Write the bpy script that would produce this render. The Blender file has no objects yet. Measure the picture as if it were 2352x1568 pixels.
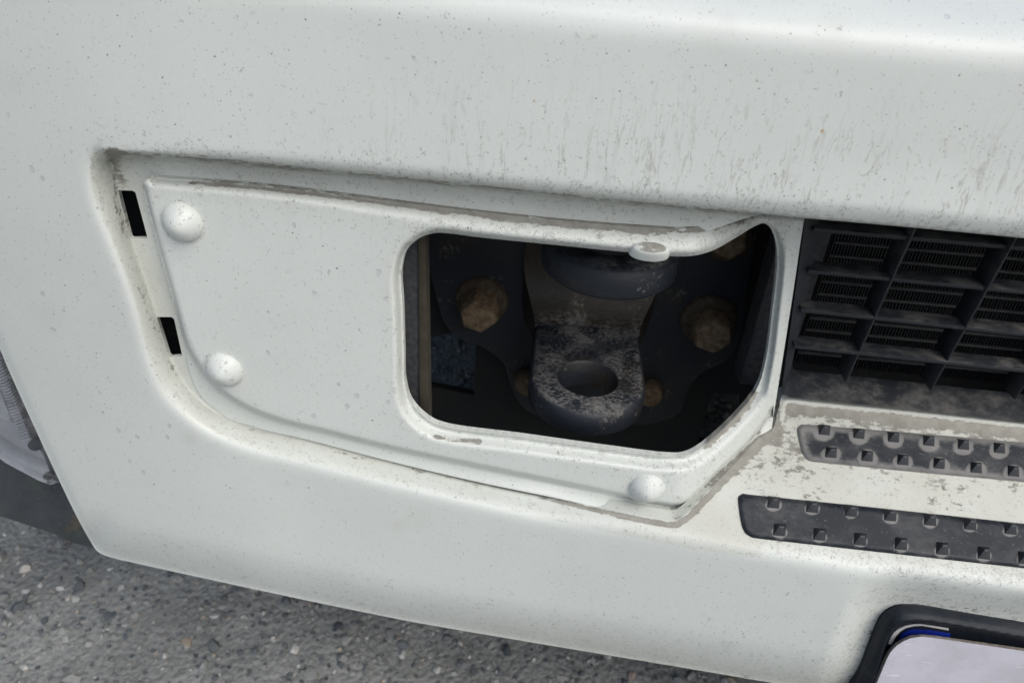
import bpy, bmesh, math, random
import numpy as np
from mathutils import Vector, Matrix
from mathutils.geometry import delaunay_2d_cdt
random.seed(7); np.random.seed(7)
S = bpy.context.scene
COL = S.collection

# ------------------------------------------------------------------ camera
PITCH, YAW, ROLL = math.radians(33), math.radians(2), math.radians(4.5)
FPX, CX, CY = 1766.0, 1176.0, 784.0            # focal length and centre on a 2352 x 1568 grid
FWD = np.array([-math.sin(YAW)*math.cos(PITCH), math.cos(YAW)*math.cos(PITCH), -math.sin(PITCH)])
R0 = np.cross(FWD, [0, 0, 1]); R0 /= np.linalg.norm(R0); U0 = np.cross(R0, FWD)
RT = R0*math.cos(ROLL)+U0*math.sin(ROLL); UP = np.cross(RT, FWD)
CAM = np.array([0, 0, .62])-FWD*.55
cd = bpy.data.cameras.new('camera'); cam = bpy.data.objects.new('camera', cd); COL.objects.link(cam)
cd.sensor_width = 36; cd.lens = 36*FPX/2352; cd.clip_start = .01; cd.clip_end = 200
cd.dof.use_dof = True; cd.dof.focus_distance = .56; cd.dof.aperture_fstop = 9
cam.matrix_world = Matrix([[RT[i], UP[i], -FWD[i], CAM[i]] for i in range(3)]+[[0, 0, 0, 1]])
S.camera = cam
# ------------------------------------------------------------------ sky, sun, exposure
w = bpy.data.worlds.new('World'); S.world = w; w.use_nodes = True
nt = w.node_tree; sky = nt.nodes.new('ShaderNodeTexSky'); sky.sky_type = 'NISHITA'; sky.sun_disc = False
SUN_EL, SUN_AZ = math.radians(49), math.radians(138)
sky.sun_elevation = SUN_EL; sky.sun_rotation = SUN_AZ
sky.air_density = 1.0; sky.dust_density = 4.2; sky.ozone_density = 1.0
nt.links.new(sky.outputs[0], nt.nodes['Background'].inputs[0]); nt.nodes['Background'].inputs[1].default_value = .13
sd_ = bpy.data.lights.new('sun', 'SUN'); sun = bpy.data.objects.new('sun', sd_); COL.objects.link(sun)
sd_.energy = 1.45; sd_.angle = math.radians(50); sd_.color = (.97, 1, .985)
sdir = Vector((math.sin(SUN_AZ)*math.cos(SUN_EL), math.cos(SUN_AZ)*math.cos(SUN_EL), math.sin(SUN_EL)))
sun.rotation_euler = sdir.to_track_quat('Z', 'Y').to_euler(); sun.location = (.5, -2, 3)
S.view_settings.view_transform = 'Standard'; S.view_settings.look = 'None'
S.view_settings.gamma = 1; S.view_settings.exposure = 0.08; S.view_settings.use_curve_mapping = False
S.render.engine = 'CYCLES'; S.cycles.max_bounces = 7; S.cycles.diffuse_bounces = 4; S.cycles.glossy_bounces = 3; S.cycles.transparent_max_bounces = 6

# ------------------------------------------------------------------ geometry helpers
def rays(px, py):
    px = np.asarray(px, float); py = np.asarray(py, float)
    return FWD*FPX + RT*(px-CX)[..., None] - UP*(py-CY)[..., None]
def PY(px, py, Y):
    d = rays(px, py); t = (np.asarray(Y, float)-CAM[1])/d[..., 1]
    return CAM+d*t[..., None]
def PZ(px, py, Z):
    d = rays(px, py); t = (Z-CAM[2])/d[..., 2]
    return CAM+d*t[..., None]
def spline(pts, step=6, closed=False):
    P = np.array(pts, float); n = len(P); out = []
    rng = range(n) if closed else range(n-1)
    for i in rng:
        a = P[(i-1) % n] if (closed or i > 0) else 2*P[0]-P[1]
        b = P[i]; c = P[(i+1) % n]
        d = P[(i+2) % n] if (closed or i < n-2) else 2*P[-1]-P[-2]
        L = np.linalg.norm(c[:2]-b[:2]); m = max(1, int(round(L/step)))
        def tk(p, q): return max(1e-6, np.linalg.norm(q[:2]-p[:2]))**.5
        t0 = 0; t1 = t0+tk(a, b); t2 = t1+tk(b, c); t3 = t2+tk(c, d)
        for k in range(m):
            t = t1+(t2-t1)*k/m
            A1 = (t1-t)/(t1-t0)*a+(t-t0)/(t1-t0)*b; A2 = (t2-t)/(t2-t1)*b+(t-t1)/(t2-t1)*c
            A3 = (t3-t)/(t3-t2)*c+(t-t2)/(t3-t2)*d
            B1 = (t2-t)/(t2-t0)*A1+(t-t0)/(t2-t0)*A2; B2 = (t3-t)/(t3-t1)*A2+(t-t1)/(t3-t1)*A3
            out.append((t2-t)/(t2-t1)*B1+(t-t1)/(t2-t1)*B2)
    if not closed: out.append(P[-1])
    return np.array(out)
def dist(px, py, line, closed=False, val=None):
    L = np.asarray(line, float)
    if px.size > 100000 and len(L) > 40:
        k = np.unique(np.r_[np.arange(0, len(L), 4), len(L)-1]) if not closed else np.arange(0, len(L), 3)
        L = L[k]; val = val[k] if val is not None else None
    px = px.astype(np.float32); py = py.astype(np.float32); best = np.full(px.shape, 1e9, np.float32); bv = np.zeros(px.shape, np.float32)
    n = len(L); L = [tuple(map(float, q)) for q in L]
    for i in range(n if closed else n-1):
        a = L[i]; b = L[(i+1) % n]; ab = (b[0]-a[0], b[1]-a[1]); q = ab[0]**2+ab[1]**2+1e-12
        t = np.clip(((px-a[0])*ab[0]+(py-a[1])*ab[1])/q, 0, 1)
        d = (px-a[0]-t*ab[0])**2+(py-a[1]-t*ab[1])**2
        m = d < best; best = np.where(m, d, best)
        if val is not None: bv = np.where(m, float(val[i])+float(val[(i+1) % n]-val[i])*t, bv)
    return (np.sqrt(best), bv) if val is not None else np.sqrt(best)
def inside(px, py, poly):
    P = np.asarray(poly, float); r = np.zeros(px.shape, bool); n = len(P)
    for i in range(n):
        x1, y1 = P[i][:2]; x2, y2 = P[(i+1) % n][:2]
        if y1 == y2: continue
        c = ((y1 > py) != (y2 > py)) & (px < (x2-x1)*(py-y1)/(y2-y1)+x1); r ^= c
    return r
def sstep(a, b, x):
    t = np.clip((x-a)/(b-a), 0, 1); return t*t*(3-2*t)
def blur(A, s):
    r = int(3*s+.5)
    if r < 1: return A
    k = np.exp(-.5*(np.arange(-r, r+1)/s)**2); k /= k.sum()
    B = np.pad(A, ((r, r), (0, 0)), 'edge'); B = sum(k[i]*B[i:i+A.shape[0]] for i in range(2*r+1))
    B = np.pad(B, ((0, 0), (r, r)), 'edge'); return sum(k[i]*B[:, i:i+A.shape[1]] for i in range(2*r+1))
class Field:                                    # depth sampled over a lattice, with its normals
    def __init__(s, x0, x1, y0, y1, h):
        s.x0, s.y0, s.h = x0, y0, h
        s.X, s.Y = np.meshgrid(np.arange(x0, x1+h, h, dtype=float), np.arange(y0, y1+h, h, dtype=float))
    def setd(s, D):
        s.D = D; P = PY(s.X, s.Y, D)
        n = np.cross(np.gradient(P, axis=0), np.gradient(P, axis=1)); n /= np.linalg.norm(n, axis=-1, keepdims=True)+1e-12
        s.N = np.where((np.einsum('ijk,ijk->ij', n, CAM-P) < 0)[..., None], -n, n)
    def sample(s, A, px, py):
        u = np.clip((px-s.x0)/s.h, 0, s.X.shape[1]-1.001); v = np.clip((py-s.y0)/s.h, 0, s.X.shape[0]-1.001)
        i = u.astype(int); j = v.astype(int); a = u-i; b = v-j
        if A.ndim == 3: a = a[:, None]; b = b[:, None]
        return (A[j, i]*(1-a)+A[j, i+1]*a)*(1-b)+(A[j+1, i]*(1-a)+A[j+1, i+1]*a)*b
def link(o, parent=None):
    COL.objects.link(o)
    if parent is not None: o.parent = parent
    return o
def mesh_obj(name, V, Fc, mat, parent=None, smooth=True, normals=None, attrs=None):
    me = bpy.data.meshes.new(name); me.from_pydata([tuple(v) for v in V], [], [tuple(f) for f in Fc])
    if smooth: me.polygons.foreach_set('use_smooth', [True]*len(me.polygons))
    me.materials.append(mat)
    if attrs:
        for k, a in attrs.items():
            at = me.attributes.new(k, 'FLOAT', 'POINT'); at.data.foreach_set('value', np.asarray(a, np.float32))
    me.update()
    if normals is not None: me.normals_split_custom_set_from_vertices([tuple(n) for n in normals])
    o = bpy.data.objects.new(name, me); return link(o, parent)
def sheet(name, outer, holes, fld, mat, parent, step=6, curves=(), offs=(0,), attrs=None, skirt=((0, .006, 0), (0, .012, 0)), skirtsel=None):
    """A sheet of metal: constrained triangulation of an outline, lifted onto a depth field, with folded edges."""
    loops = [np.asarray(outer)[:, :2]]+[np.asarray(h)[:, :2] for h in holes]
    pts = []; edges = []
    for L in loops:
        b = len(pts); pts += [tuple(p) for p in L]; n = len(L); edges += [(b+i, b+(i+1) % n) for i in range(n)]
    allb = [(L, True) for L in loops]
    cpts = []
    for c in curves:
        c = np.asarray(c)[:, :2]; t = np.gradient(c, axis=0); t /= np.linalg.norm(t, axis=1, keepdims=True)+1e-9
        nrm = np.stack([-t[:, 1], t[:, 0]], 1)
        for o in offs: cpts.append(c+nrm*o)
    cp = np.concatenate(cpts) if cpts else np.zeros((0, 2))
    x0, y0 = loops[0].min(0); x1, y1 = loops[0].max(0)
    gx, gy = np.meshgrid(np.arange(x0, x1, step), np.arange(y0, y1, step)); gx[1::2] += step/2
    g = np.stack([gx.ravel(), gy.ravel()], 1)
    if len(cp):
        H = set()
        q = (cp/(step*.6)).round().astype(int); keep = []
        for i, k in enumerate(map(tuple, q)):
            if k not in H: H.add(k); keep.append(i)
        cp = cp[keep]
        gq = (g/(step*.6)).round().astype(int)
        g = g[[not any((a+i, b+j) in H for i in (-1, 0, 1) for j in (-1, 0, 1)) for a, b in gq.tolist()]]
        g = np.concatenate([g, cp])
    ins = inside(g[:, 0], g[:, 1], loops[0])
    for L in loops[1:]: ins &= ~inside(g[:, 0], g[:, 1], L)
    g = g[ins]; dm = np.full(len(g), 1e9)
    for L, c in allb: dm = np.minimum(dm, dist(g[:, 0], g[:, 1], L, True))
    g = g[dm > step*.35]
    pts += [tuple(p) for p in g]
    vo, eo, fo, *_ = delaunay_2d_cdt([Vector(p) for p in pts], edges, [], 0, 1e-4, False)
    V = np.array([tuple(v) for v in vo]); T = np.array([f[:] for f in fo])
    c = V[T].mean(1); ok = inside(c[:, 0], c[:, 1], loops[0])
    for L in loops[1:]: ok &= ~inside(c[:, 0], c[:, 1], L)
    T = T[ok]
    D = fld.sample(fld.D, V[:, 0], V[:, 1]); P = PY(V[:, 0], V[:, 1], D); N = fld.sample(fld.N, V[:, 0], V[:, 1])
    # orient to the viewer
    a, b, cc = P[T[:, 0]], P[T[:, 1]], P[T[:, 2]]
    fl = np.einsum('ij,ij->i', np.cross(b-a, cc-a), CAM-a) < 0; T[fl] = T[fl][:, ::-1]
    A = {k: fld.sample(v, V[:, 0], V[:, 1]) for k, v in (attrs or {}).items()}
    # edge folds
    from collections import Counter
    E = {}
    for t in T.tolist():
        for i in range(3):
            e = (t[i], t[(i+1) % 3]); k = (min(e), max(e)); E.setdefault(k, []).append(e)
    bd = [v[0] for v in E.values() if len(v) == 1]
    if skirtsel is not None: bd = [e for e in bd if skirtsel(V[e[0]], V[e[1]])]
    faces = T.tolist(); PP = list(P); NN = list(N); 
    if skirt and bd:
        vs = sorted(set(v for e in bd for v in e)); nv = len(vs)
        prev = {}
        for v in vs: prev[v] = len(PP); PP.append(P[v]); NN.append((0, 0, 0)); [A[k].__class__ for k in A]
        for k in A: A[k] = np.concatenate([A[k], A[k][vs]])
        for off in skirt:
            cur = {}
            for v in vs:
                o = off(V[v]) if callable(off) else off
                cur[v] = len(PP); PP.append(P[v]+np.array(o)); NN.append((0, 0, 0))
            for k in A: A[k] = np.concatenate([A[k], A[k][vs]])
            for u, v in bd: faces.append((v, u, None, None) and (prev[v], prev[u], cur[u], cur[v]))
            prev = cur
    return mesh_obj(name, PP, faces, mat, parent, True, NN, A)
def bm_obj(name, bm, mat, parent=None, smooth=True, bevel=0, seg=2, angle=40):
    me = bpy.data.meshes.new(name)
    bmesh.ops.recalc_face_normals(bm, faces=bm.faces)
    if bevel:
        ed = [e for e in bm.edges if len(e.link_faces) == 2 and e.calc_face_angle(0) > math.radians(angle)]
        bmesh.ops.bevel(bm, geom=ed, offset=bevel, segments=seg, affect='EDGES', profile=.6)
    bm.to_mesh(me); bm.free()
    if smooth:
        me.polygons.foreach_set('use_smooth', [True]*len(me.polygons)); me.set_sharp_from_angle(angle=math.radians(50))
    me.materials.append(mat); return link(bpy.data.objects.new(name, me), parent)
def prism(bm, front, back):
    """Solid between two rings of 3D points."""
    a = [bm.verts.new(tuple(p)) for p in front]; b = [bm.verts.new(tuple(p)) for p in back]; n = len(a)
    bm.faces.new(a); bm.faces.new(b[::-1])
    for i in range(n): bm.faces.new((a[i], b[i], b[(i+1) % n], a[(i+1) % n]))
def plate(name, pxpoly, Y, thick, mat, parent, bevel=.001, off=(0, 1, 0), seg=2):
    P = PY(np.array(pxpoly)[:, 0], np.array(pxpoly)[:, 1], Y); bm = bmesh.new()
    prism(bm, P, P+np.array(off)*thick); return bm_obj(name, bm, mat, parent, bevel=bevel, seg=seg)
def frame_from(n, up=(0, 0, 1)):
    n = Vector(n).normalized(); x = Vector(up).cross(n).normalized(); y = n.cross(x); return x, y, n
def lathe(bm, prof, o, n, seg=40, sx=1, sy=1, ang0=0, up=(0, 0, 1)):
    x, y, n = frame_from(n, up); o = Vector(o); rings = []
    for r, h in prof:
        if r < 1e-7: rings.append([bm.verts.new(o+n*h)])
        else: rings.append([bm.verts.new(o+n*h+x*(sx*r*math.cos(ang0+2*math.pi*k/seg))+y*(sy*r*math.sin(ang0+2*math.pi*k/seg))) for k in range(seg)])
    for a, b in zip(rings, rings[1:]):
        for k in range(seg):
            k2 = (k+1) % seg
            if len(a) == 1: bm.faces.new((a[0], b[k], b[k2]))
            elif len(b) == 1: bm.faces.new((a[k], b[0], a[k2]))
            else: bm.faces.new((a[k], b[k], b[k2], a[k2]))
def boxv(bm, o, ex, ey, ez):
    o, ex, ey, ez = map(np.asarray, (o, ex, ey, ez)); prism(bm, [o, o+ex, o+ex+ez, o+ez], [o+ey, o+ex+ey, o+ex+ey+ez, o+ey+ez])

# ------------------------------------------------------------------ materials
class NT:
    def __init__(s, name):
        s.m = bpy.data.materials.new(name); s.m.use_nodes = True; s.t = s.m.node_tree; s.b = s.t.nodes['Principled BSDF']
        s.tc = s.n('ShaderNodeTexCoord'); s.co = s.tc.outputs['Object']
    def n(s, k, **kw):
        x = s.t.nodes.new(k)
        for a, v in kw.items(): setattr(x, a, v)
        return x
    def l(s, a, b): s.t.links.new(a, b)
    def put(s, inp, v):
        if hasattr(v, 'is_linked') or hasattr(v, 'node'): s.l(v, inp)
        elif isinstance(v, (tuple, list)) and len(v) == 3 and inp.type == 'RGBA': inp.default_value = (*v, 1)
        else: inp.default_value = v
    def math(s, op, a, b=0.0, c=None, clamp=False):
        x = s.n('ShaderNodeMath', operation=op, use_clamp=clamp); s.put(x.inputs[0], a); s.put(x.inputs[1], b)
        if c is not None: s.put(x.inputs[2], c)
        return x.outputs[0]
    def mapco(s, sc=(1, 1, 1), loc=(0, 0, 0), rot=(0, 0, 0), src=None):
        x = s.n('ShaderNodeMapping'); s.l(src or s.co, x.inputs[0]); x.inputs['Scale'].default_value = sc
        x.inputs['Location'].default_value = loc; x.inputs['Rotation'].default_value = rot; return x.outputs[0]
    def noise(s, scale, detail=4, rough=.55, co=None, dist=0.0, out='Fac'):
        x = s.n('ShaderNodeTexNoise'); s.l(co or s.co, x.inputs['Vector']); x.inputs['Scale'].default_value = scale
        x.inputs['Detail'].default_value = detail; x.inputs['Roughness'].default_value = rough; x.inputs['Distortion'].default_value = dist
        return x.outputs[out]
    def voro(s, scale, co=None, feature='F1', rnd=1.0):
        x = s.n('ShaderNodeTexVoronoi', feature=feature); s.l(co or s.co, x.inputs['Vector']); x.inputs['Scale'].default_value = scale
        x.inputs['Randomness'].default_value = rnd; return x
    def ss(s, a, b, v, t0=0.0, t1=1.0):
        x = s.n('ShaderNodeMapRange', interpolation_type='SMOOTHSTEP'); s.put(x.inputs['Value'], v)
        for nm, q in (('From Min', a), ('From Max', b), ('To Min', t0), ('To Max', t1)): s.put(x.inputs[nm], q)
        return x.outputs[0]
    def mix(s, f, a, b, mode='MIX'):
        x = s.n('ShaderNodeMix', data_type='RGBA', blend_type=mode); s.put(x.inputs[0], f); s.put(x.inputs[6], a); s.put(x.inputs[7], b); return x.outputs[2]
    def attr(s, k):
        x = s.n('ShaderNodeAttribute'); x.attribute_name = k; return x.outputs['Fac']
    def ramp(s, v, stops):
        x = s.n('ShaderNodeValToRGB'); s.put(x.inputs[0], v); e = x.color_ramp.elements
        while len(e) < len(stops): e.new(.5)
        for q, (p, c) in zip(e, stops): q.position = p; q.color = (*c, 1)
        return x.outputs[0]
    def bump(s, h, dist=.001, st=1.0, prev=None):
        x = s.n('ShaderNodeBump'); s.l(h, x.inputs['Height']); x.inputs['Distance'].default_value = dist; x.inputs['Strength'].default_value = st
        if prev is not None: s.l(prev, x.inputs['Normal'])
        return x.outputs[0]
    def sep(s, src=None):
        x = s.n('ShaderNodeSeparateXYZ'); s.l(src or s.co, x.inputs[0]); return x.outputs
    def out(s, col=None, rough=None, normal=None, **kw):
        if col is not None: s.put(s.b.inputs['Base Color'], col)
        if rough is not None: s.put(s.b.inputs['Roughness'], rough)
        if normal is not None: s.l(normal, s.b.inputs['Normal'])
        for k, v in kw.items(): s.put(s.b.inputs[k.replace('_', ' ')], v)
        return s.m

def white_paint(name, base=(.645, .680, .655)):
    m = NT(name); dirt = m.attr('dirt'); grime = m.attr('grime'); streak = m.attr('streak')
    warp = m.noise(60, 2, co=None, out='Color')
    # broad, faint soiling
    c = m.mix(m.ss(.35, .75, m.noise(7, 4, .6)), base, tuple(x*.95 for x in base))
    c = m.mix(m.math('MULTIPLY', m.ss(.60, .80, m.noise(22, 5, .65)), .16), c, (.42, .42, .38))
    c = m.mix(m.math('MULTIPLY', m.ss(.52, .70, m.noise(700, 3, .7)), .13), c, (.30, .30, .29))
    # short dark squiggles: contour lines of a fine noise, broken up
    def squig(scale, width, lo, hi, co=None, seed=0):
        k = m.mapco((1, 1, 1), (seed, seed*.7, seed*1.3), src=co)
        v = m.noise(scale, 3, .6, k, .6); d = m.math('ABSOLUTE', m.math('SUBTRACT', v, .5))
        line = m.ss(width, 0.0, d)
        return m.math('MULTIPLY', line, m.ss(lo, hi, m.noise(scale*.9, 3, .6, m.mapco((1, 1, 1), (seed+3.1, 5, seed), src=co))))
    g1 = m.math('MULTIPLY', grime, .28)
    s1 = squig(150, .030, m.math('SUBTRACT', .68, g1), m.math('SUBTRACT', .76, g1), seed=1)
    s2 = squig(310, .045, m.math('SUBTRACT', .66, g1), m.math('SUBTRACT', .72, g1), seed=4)
    sq = m.math('MAXIMUM', m.math('MULTIPLY', s1, .62), m.math('MULTIPLY', s2, .62))
    c = m.mix(sq, c, (.11, .105, .098))
    # run marks of dirty water, along the fall of the panel
    run = m.mapco((1, 1, .22), (2, 0, 0), (0, math.radians(-7), 0))
    r1 = squig(80, .020, .47, .57, run, 2); r2 = m.ss(.54, .74, m.noise(75, 6, .72, run))
    run2 = m.mapco((1, 1, .16), (5, 1, 3), (0, math.radians(-9), 0)); r3 = squig(170, .028, .47, .55, run2, 6)
    rr = m.math('MULTIPLY', streak, m.math('ADD', m.math('MULTIPLY', m.math('MAXIMUM', r1, m.math('MULTIPLY', r3, .9)), .50), m.math('MULTIPLY', r2, .22)))
    c = m.mix(rr, c, (.25, .25, .225))
    # dark specks
    for sc, thr, frac, st in ((95, .068, .45, .85), (190, .11, .50, .62), (42, .040, .45, .92), (330, .17, .45, .38)):
        v = m.voro(sc); pick = m.ss(frac, frac+.02, m.sep(v.outputs['Color'])[0])
        c = m.mix(m.math('MULTIPLY', m.math('MULTIPLY', m.ss(thr, thr*.55, v.outputs['Distance']), pick), st), c, (.10, .10, .10))
    # stone chips showing grey primer
    v = m.voro(40, m.mapco((1.5, 1, 1.1), (7, 3, 1))); pk = m.ss(.56, .58, m.sep(v.outputs['Color'])[1])
    dd = m.math('ADD', v.outputs['Distance'], m.math('MULTIPLY', m.math('SUBTRACT', m.noise(300, 3), .5), .22))
    chip = m.math('MULTIPLY', m.ss(.10, .085, dd), pk); c = m.mix(m.math('MULTIPLY', chip, .55), c, (.50, .52, .54))
    rim = m.math('MULTIPLY', m.math('MULTIPLY', m.ss(.115, .095, dd), m.ss(.075, .095, dd)), pk); c = m.mix(m.math('MULTIPLY', rim, .4), c, (.22, .22, .22))
    # rust points with a small halo
    v = m.voro(19, m.mapco((1, 1, 1), (1.7, .4, 2.2))); pk = m.ss(.60, .62, m.sep(v.outputs['Color'])[2])
    c = m.mix(m.math('MULTIPLY', m.math('MULTIPLY', m.ss(.034, .010, v.outputs['Distance']), pk), .65), c, (.48, .29, .08))
    c = m.mix(m.math('MULTIPLY', m.ss(.013, .007, v.outputs['Distance']), pk), c, (.10, .035, .010))
    c = m.mix(m.math('MULTIPLY', m.attr('film'), m.ss(.3, .7, m.noise(14, 5, .65), .30, .62)), c, (.43, .43, .365))
    # settled dirt: ragged taupe deposit where it has collected
    n = m.math('ADD', m.math('MULTIPLY', m.noise(190, 5, .74, m.mapco((.6, 1, 1.4)), .4), .68), m.math('MULTIPLY', m.noise(30, 3, .6), .32))
    n = m.math('ADD', m.math('MULTIPLY', m.math('SUBTRACT', n, .5), 2.1), .5)
    edge = m.math('SUBTRACT', 1.12, m.math('MULTIPLY', dirt, 1.0))
    df = m.ss(m.math('SUBTRACT', edge, .07), m.math('ADD', edge, .07), n)
    c = m.mix(m.math('MULTIPLY', df, m.ss(.35, .65, m.noise(85, 4, .7), .74, .97)), c, m.mix(m.noise(300, 3), (.115, .105, .098), (.19, .175, .165)))
    c = m.mix(m.math('MULTIPLY', m.math('MINIMUM', dirt, 1.0), .36), c, (.42, .42, .355))
    rough = m.math('ADD', m.math('MULTIPLY', df, .4), m.ss(.2, .8, m.noise(18, 4), .36, .54))
    h = m.math('SUBTRACT', m.math('MULTIPLY', m.noise(420, 2), .06), m.math('MULTIPLY', chip, 1.0))
    h = m.math('ADD', h, m.math('MULTIPLY', df, .5))
    nb = m.bump(h, .00035, .7)
    nb = m.bump(m.noise(9, 2), .0016, .35, nb)
    return m.out(c, rough, nb, Specular_IOR_Level=.45, Coat_Weight=.10, Coat_Roughness=.22)
M = {}
M['paint'] = white_paint('white_truck_paint')
def black_plastic(name, base=(.022, .026, .033), dust=(.24, .235, .225), amt=.5, sc=90, spec=.3):
    m = NT(name); d = m.attr('dirt')
    n = m.math('ADD', m.math('MULTIPLY', m.noise(sc, 6, .7, m.mapco((.7, 1, 1.3))), .6), m.math('MULTIPLY', m.noise(sc*.28, 3), .4))
    up = m.ss(-.1, .9, m.sep(m.n('ShaderNodeNewGeometry').outputs['Normal'])[2])
    f = m.math('ADD', m.math('MULTIPLY', m.ss(.42, .66, n), m.math('MULTIPLY', up, amt)), m.math('MULTIPLY', m.ss(m.math('SUBTRACT', .95, d), m.math('SUBTRACT', 1.2, d), m.math('ADD', n, .1)), .8), clamp=True)
    c = m.mix(f, base, dust)
    c = m.mix(m.math('MULTIPLY', m.ss(.62, .7, m.noise(330, 3)), .25), c, dust)
    return m.out(c, m.ss(0, 1, f, .48, .85), m.bump(m.noise(900, 3, .6), .0003, .5), Specular_IOR_Level=spec)
M['tread'] = black_plastic('black_tread_rubber', (.013, .0175, .025), (.23, .228, .222), .26, 45, .25)
M['grille'] = black_plastic('black_grille_plastic', (.020, .0235, .029), (.15, .145, .135), .75, 85)
M['trim'] = black_plastic('black_holder_plastic', (.009, .0125, .019), (.09, .10, .10), .16, 60, .24)
def cast(name, brown=(.042, .033, .021)):
    m = NT(name); g = m.n('ShaderNodeNewGeometry'); up = m.ss(.60, .97, m.sep(g.outputs['Normal'])[2])
    n = m.math('ADD', m.math('MULTIPLY', m.noise(400, 5, .78, m.mapco((.6, 1, 1))), .65), m.math('MULTIPLY', m.noise(45, 4, .6), .35))
    dust = m.math('MULTIPLY', m.ss(.455, .55, n), up)
    spots = m.ss(.575, .66, m.math('ADD', m.math('MULTIPLY', m.noise(230, 4, .7), .55), m.math('MULTIPLY', m.noise(28, 2), .45)))
    c = m.mix(m.math('MULTIPLY', m.ss(.5, .75, m.noise(14, 4)), .8), (.015, .019, .027) if brown[0] < .065 else (.026, .022, .016), brown)
    c = m.mix(m.math('MULTIPLY', spots, .55), c, (.20, .20, .19))
    c = m.mix(m.math('MULTIPLY', dust, m.ss(.35, .62, m.noise(26, 3, .6), .25, .82)), c, (.185, .183, .178))
    return m.out(c, m.ss(0, 1, dust, .45, .9), m.bump(m.math('ADD', n, m.math('MULTIPLY', m.noise(60, 3), .8)), .0012, .6), Specular_IOR_Level=.4)
M['cast'] = cast('dusty_black_casting'); M['castb'] = cast('brown_dusted_casting', (.068, .055, .037))
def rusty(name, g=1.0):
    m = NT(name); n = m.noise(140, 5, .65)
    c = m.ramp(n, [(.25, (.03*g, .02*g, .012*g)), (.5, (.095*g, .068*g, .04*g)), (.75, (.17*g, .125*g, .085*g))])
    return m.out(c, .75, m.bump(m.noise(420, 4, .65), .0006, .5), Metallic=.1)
M['rust'] = rusty('rust_brown_flange', .55); M['rust_lit'] = rusty('rust_brown_lit_bolt', 1.5)  # bolt heads get a lighter copy, painting in light from the opening
def simple(name, a, b, sc=40, rough=.6, bump=.0004, **kw):
    m = NT(name); n = m.noise(sc, 5, .6); c = m.mix(m.ss(.3, .7, n), a, b)
    return m.out(c, rough, m.bump(m.noise(sc*6, 3), bump, .5), **kw)
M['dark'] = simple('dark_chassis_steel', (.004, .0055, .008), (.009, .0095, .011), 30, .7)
M['bar'] = simple('dusty_dark_bar', (.022, .026, .035), (.055, .057, .06), 200, .7)
M['brownbar'] = simple('brown_primer_edge', (.030, .026, .019), (.052, .045, .032), 60, .9)
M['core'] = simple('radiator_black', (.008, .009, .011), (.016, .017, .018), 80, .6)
M['tube'] = simple('radiator_tube_grey', (.032, .034, .036), (.055, .056, .057), 120, .7)
def flapm():
    m = NT('grey_black_flap'); c = m.mix(m.ss(.3, .7, m.noise(18, 5, .6)), (.036, .044, .052), (.062, .07, .078))
    c = m.mix(m.math('MULTIPLY', m.ss(.60, .72, m.noise(26, 4, .6)), .7), c, (.16, .12, .055)); c = m.mix(m.math('MULTIPLY', m.ss(.58, .7, m.noise(20, 4, .6, m.mapco((1, 1, 1), (4, 2, 1)))), .5), c, (.07, .09, .07))
    c = m.mix(m.math('MULTIPLY', m.ss(.6, .7, m.noise(220, 4, .7)), .35), c, (.2, .2, .2)); return m.out(c, .6, m.bump(m.noise(120, 4), .0008, .6))
M['flap'] = flapm()
M['blue'] = simple('blue_plate_film', (.006, .018, .22), (.008, .025, .30), 30, .35)
M['rimwhite'] = simple('plate_rim_white', (.42, .43, .43), (.5, .5, .5), 60, .45)
M['edge'] = simple('layered_board_edge', (.26, .22, .19), (.48, .45, .41), 220, .9, .001)
def board():
    m = NT('pale_lavender_board'); c = m.mix(m.ss(.3, .75, m.noise(30, 5, .65)), (.60, .60, .68), (.50, .49, .54))
    st = m.ss(.66, .72, m.noise(70, 4, .6, m.mapco((.5, 1, 3)))); c = m.mix(m.math('MULTIPLY', st, .35), c, (.35, .31, .28))
    sc = m.ss(.70, .73, m.noise(120, 2, .5, m.mapco((.35, 1, 2.6), (3, 1, 2)))); c = m.mix(m.math('MULTIPLY', sc, .8), c, (.85, .85, .88))
    return m.out(c, .35, m.bump(m.noise(160, 4), .0003, .6))
M['board'] = board()
def ground_mat():
    m = NT('compacted_grey_gravel')
    c = m.mix(m.ss(.3, .7, m.noise(6, 5, .6)), (.21, .222, .215), (.33, .342, .33))
    c = m.mix(m.math('MULTIPLY', m.ss(.45, .7, m.noise(160, 4, .7)), .5), c, (.09, .094, .096))
    v = m.voro(110); c = m.mix(m.math('MULTIPLY', m.ss(.45, .25, v.outputs['Distance']), m.ss(.6, .8, m.sep(v.outputs['Color'])[0])), c, m.ramp(m.sep(v.outputs['Color'])[1], [(0, (.05, .06, .07)), (.5, (.2, .2, .19)), (1, (.36, .33, .29))]))
    return m.out(c, .95, m.bump(m.math('ADD', m.noise(170, 5, .7), m.math('SUBTRACT', 1.0, v.outputs['Distance'])), .004, .8))
M['ground'] = ground_mat()
def stone_mat():
    m = NT('mixed_gravel_stone'); a = m.attr('tint')
    c = m.ramp(a, [(0, (.05, .062, .075)), (.3, (.12, .135, .145)), (.55, (.21, .22, .215)), (.78, (.30, .31, .30)), (.88, (.50, .51, .50)), (.95, (.32, .27, .21)), (1, (.33, .27, .24))])
    c = m.mix(m.math('MULTIPLY', m.ss(.4, .7, m.noise(300, 3)), .35), c, (.13, .13, .125))
    return m.out(c, .85, m.bump(m.noise(500, 3), .0008, .6))
M['stone'] = stone_mat()

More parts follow.
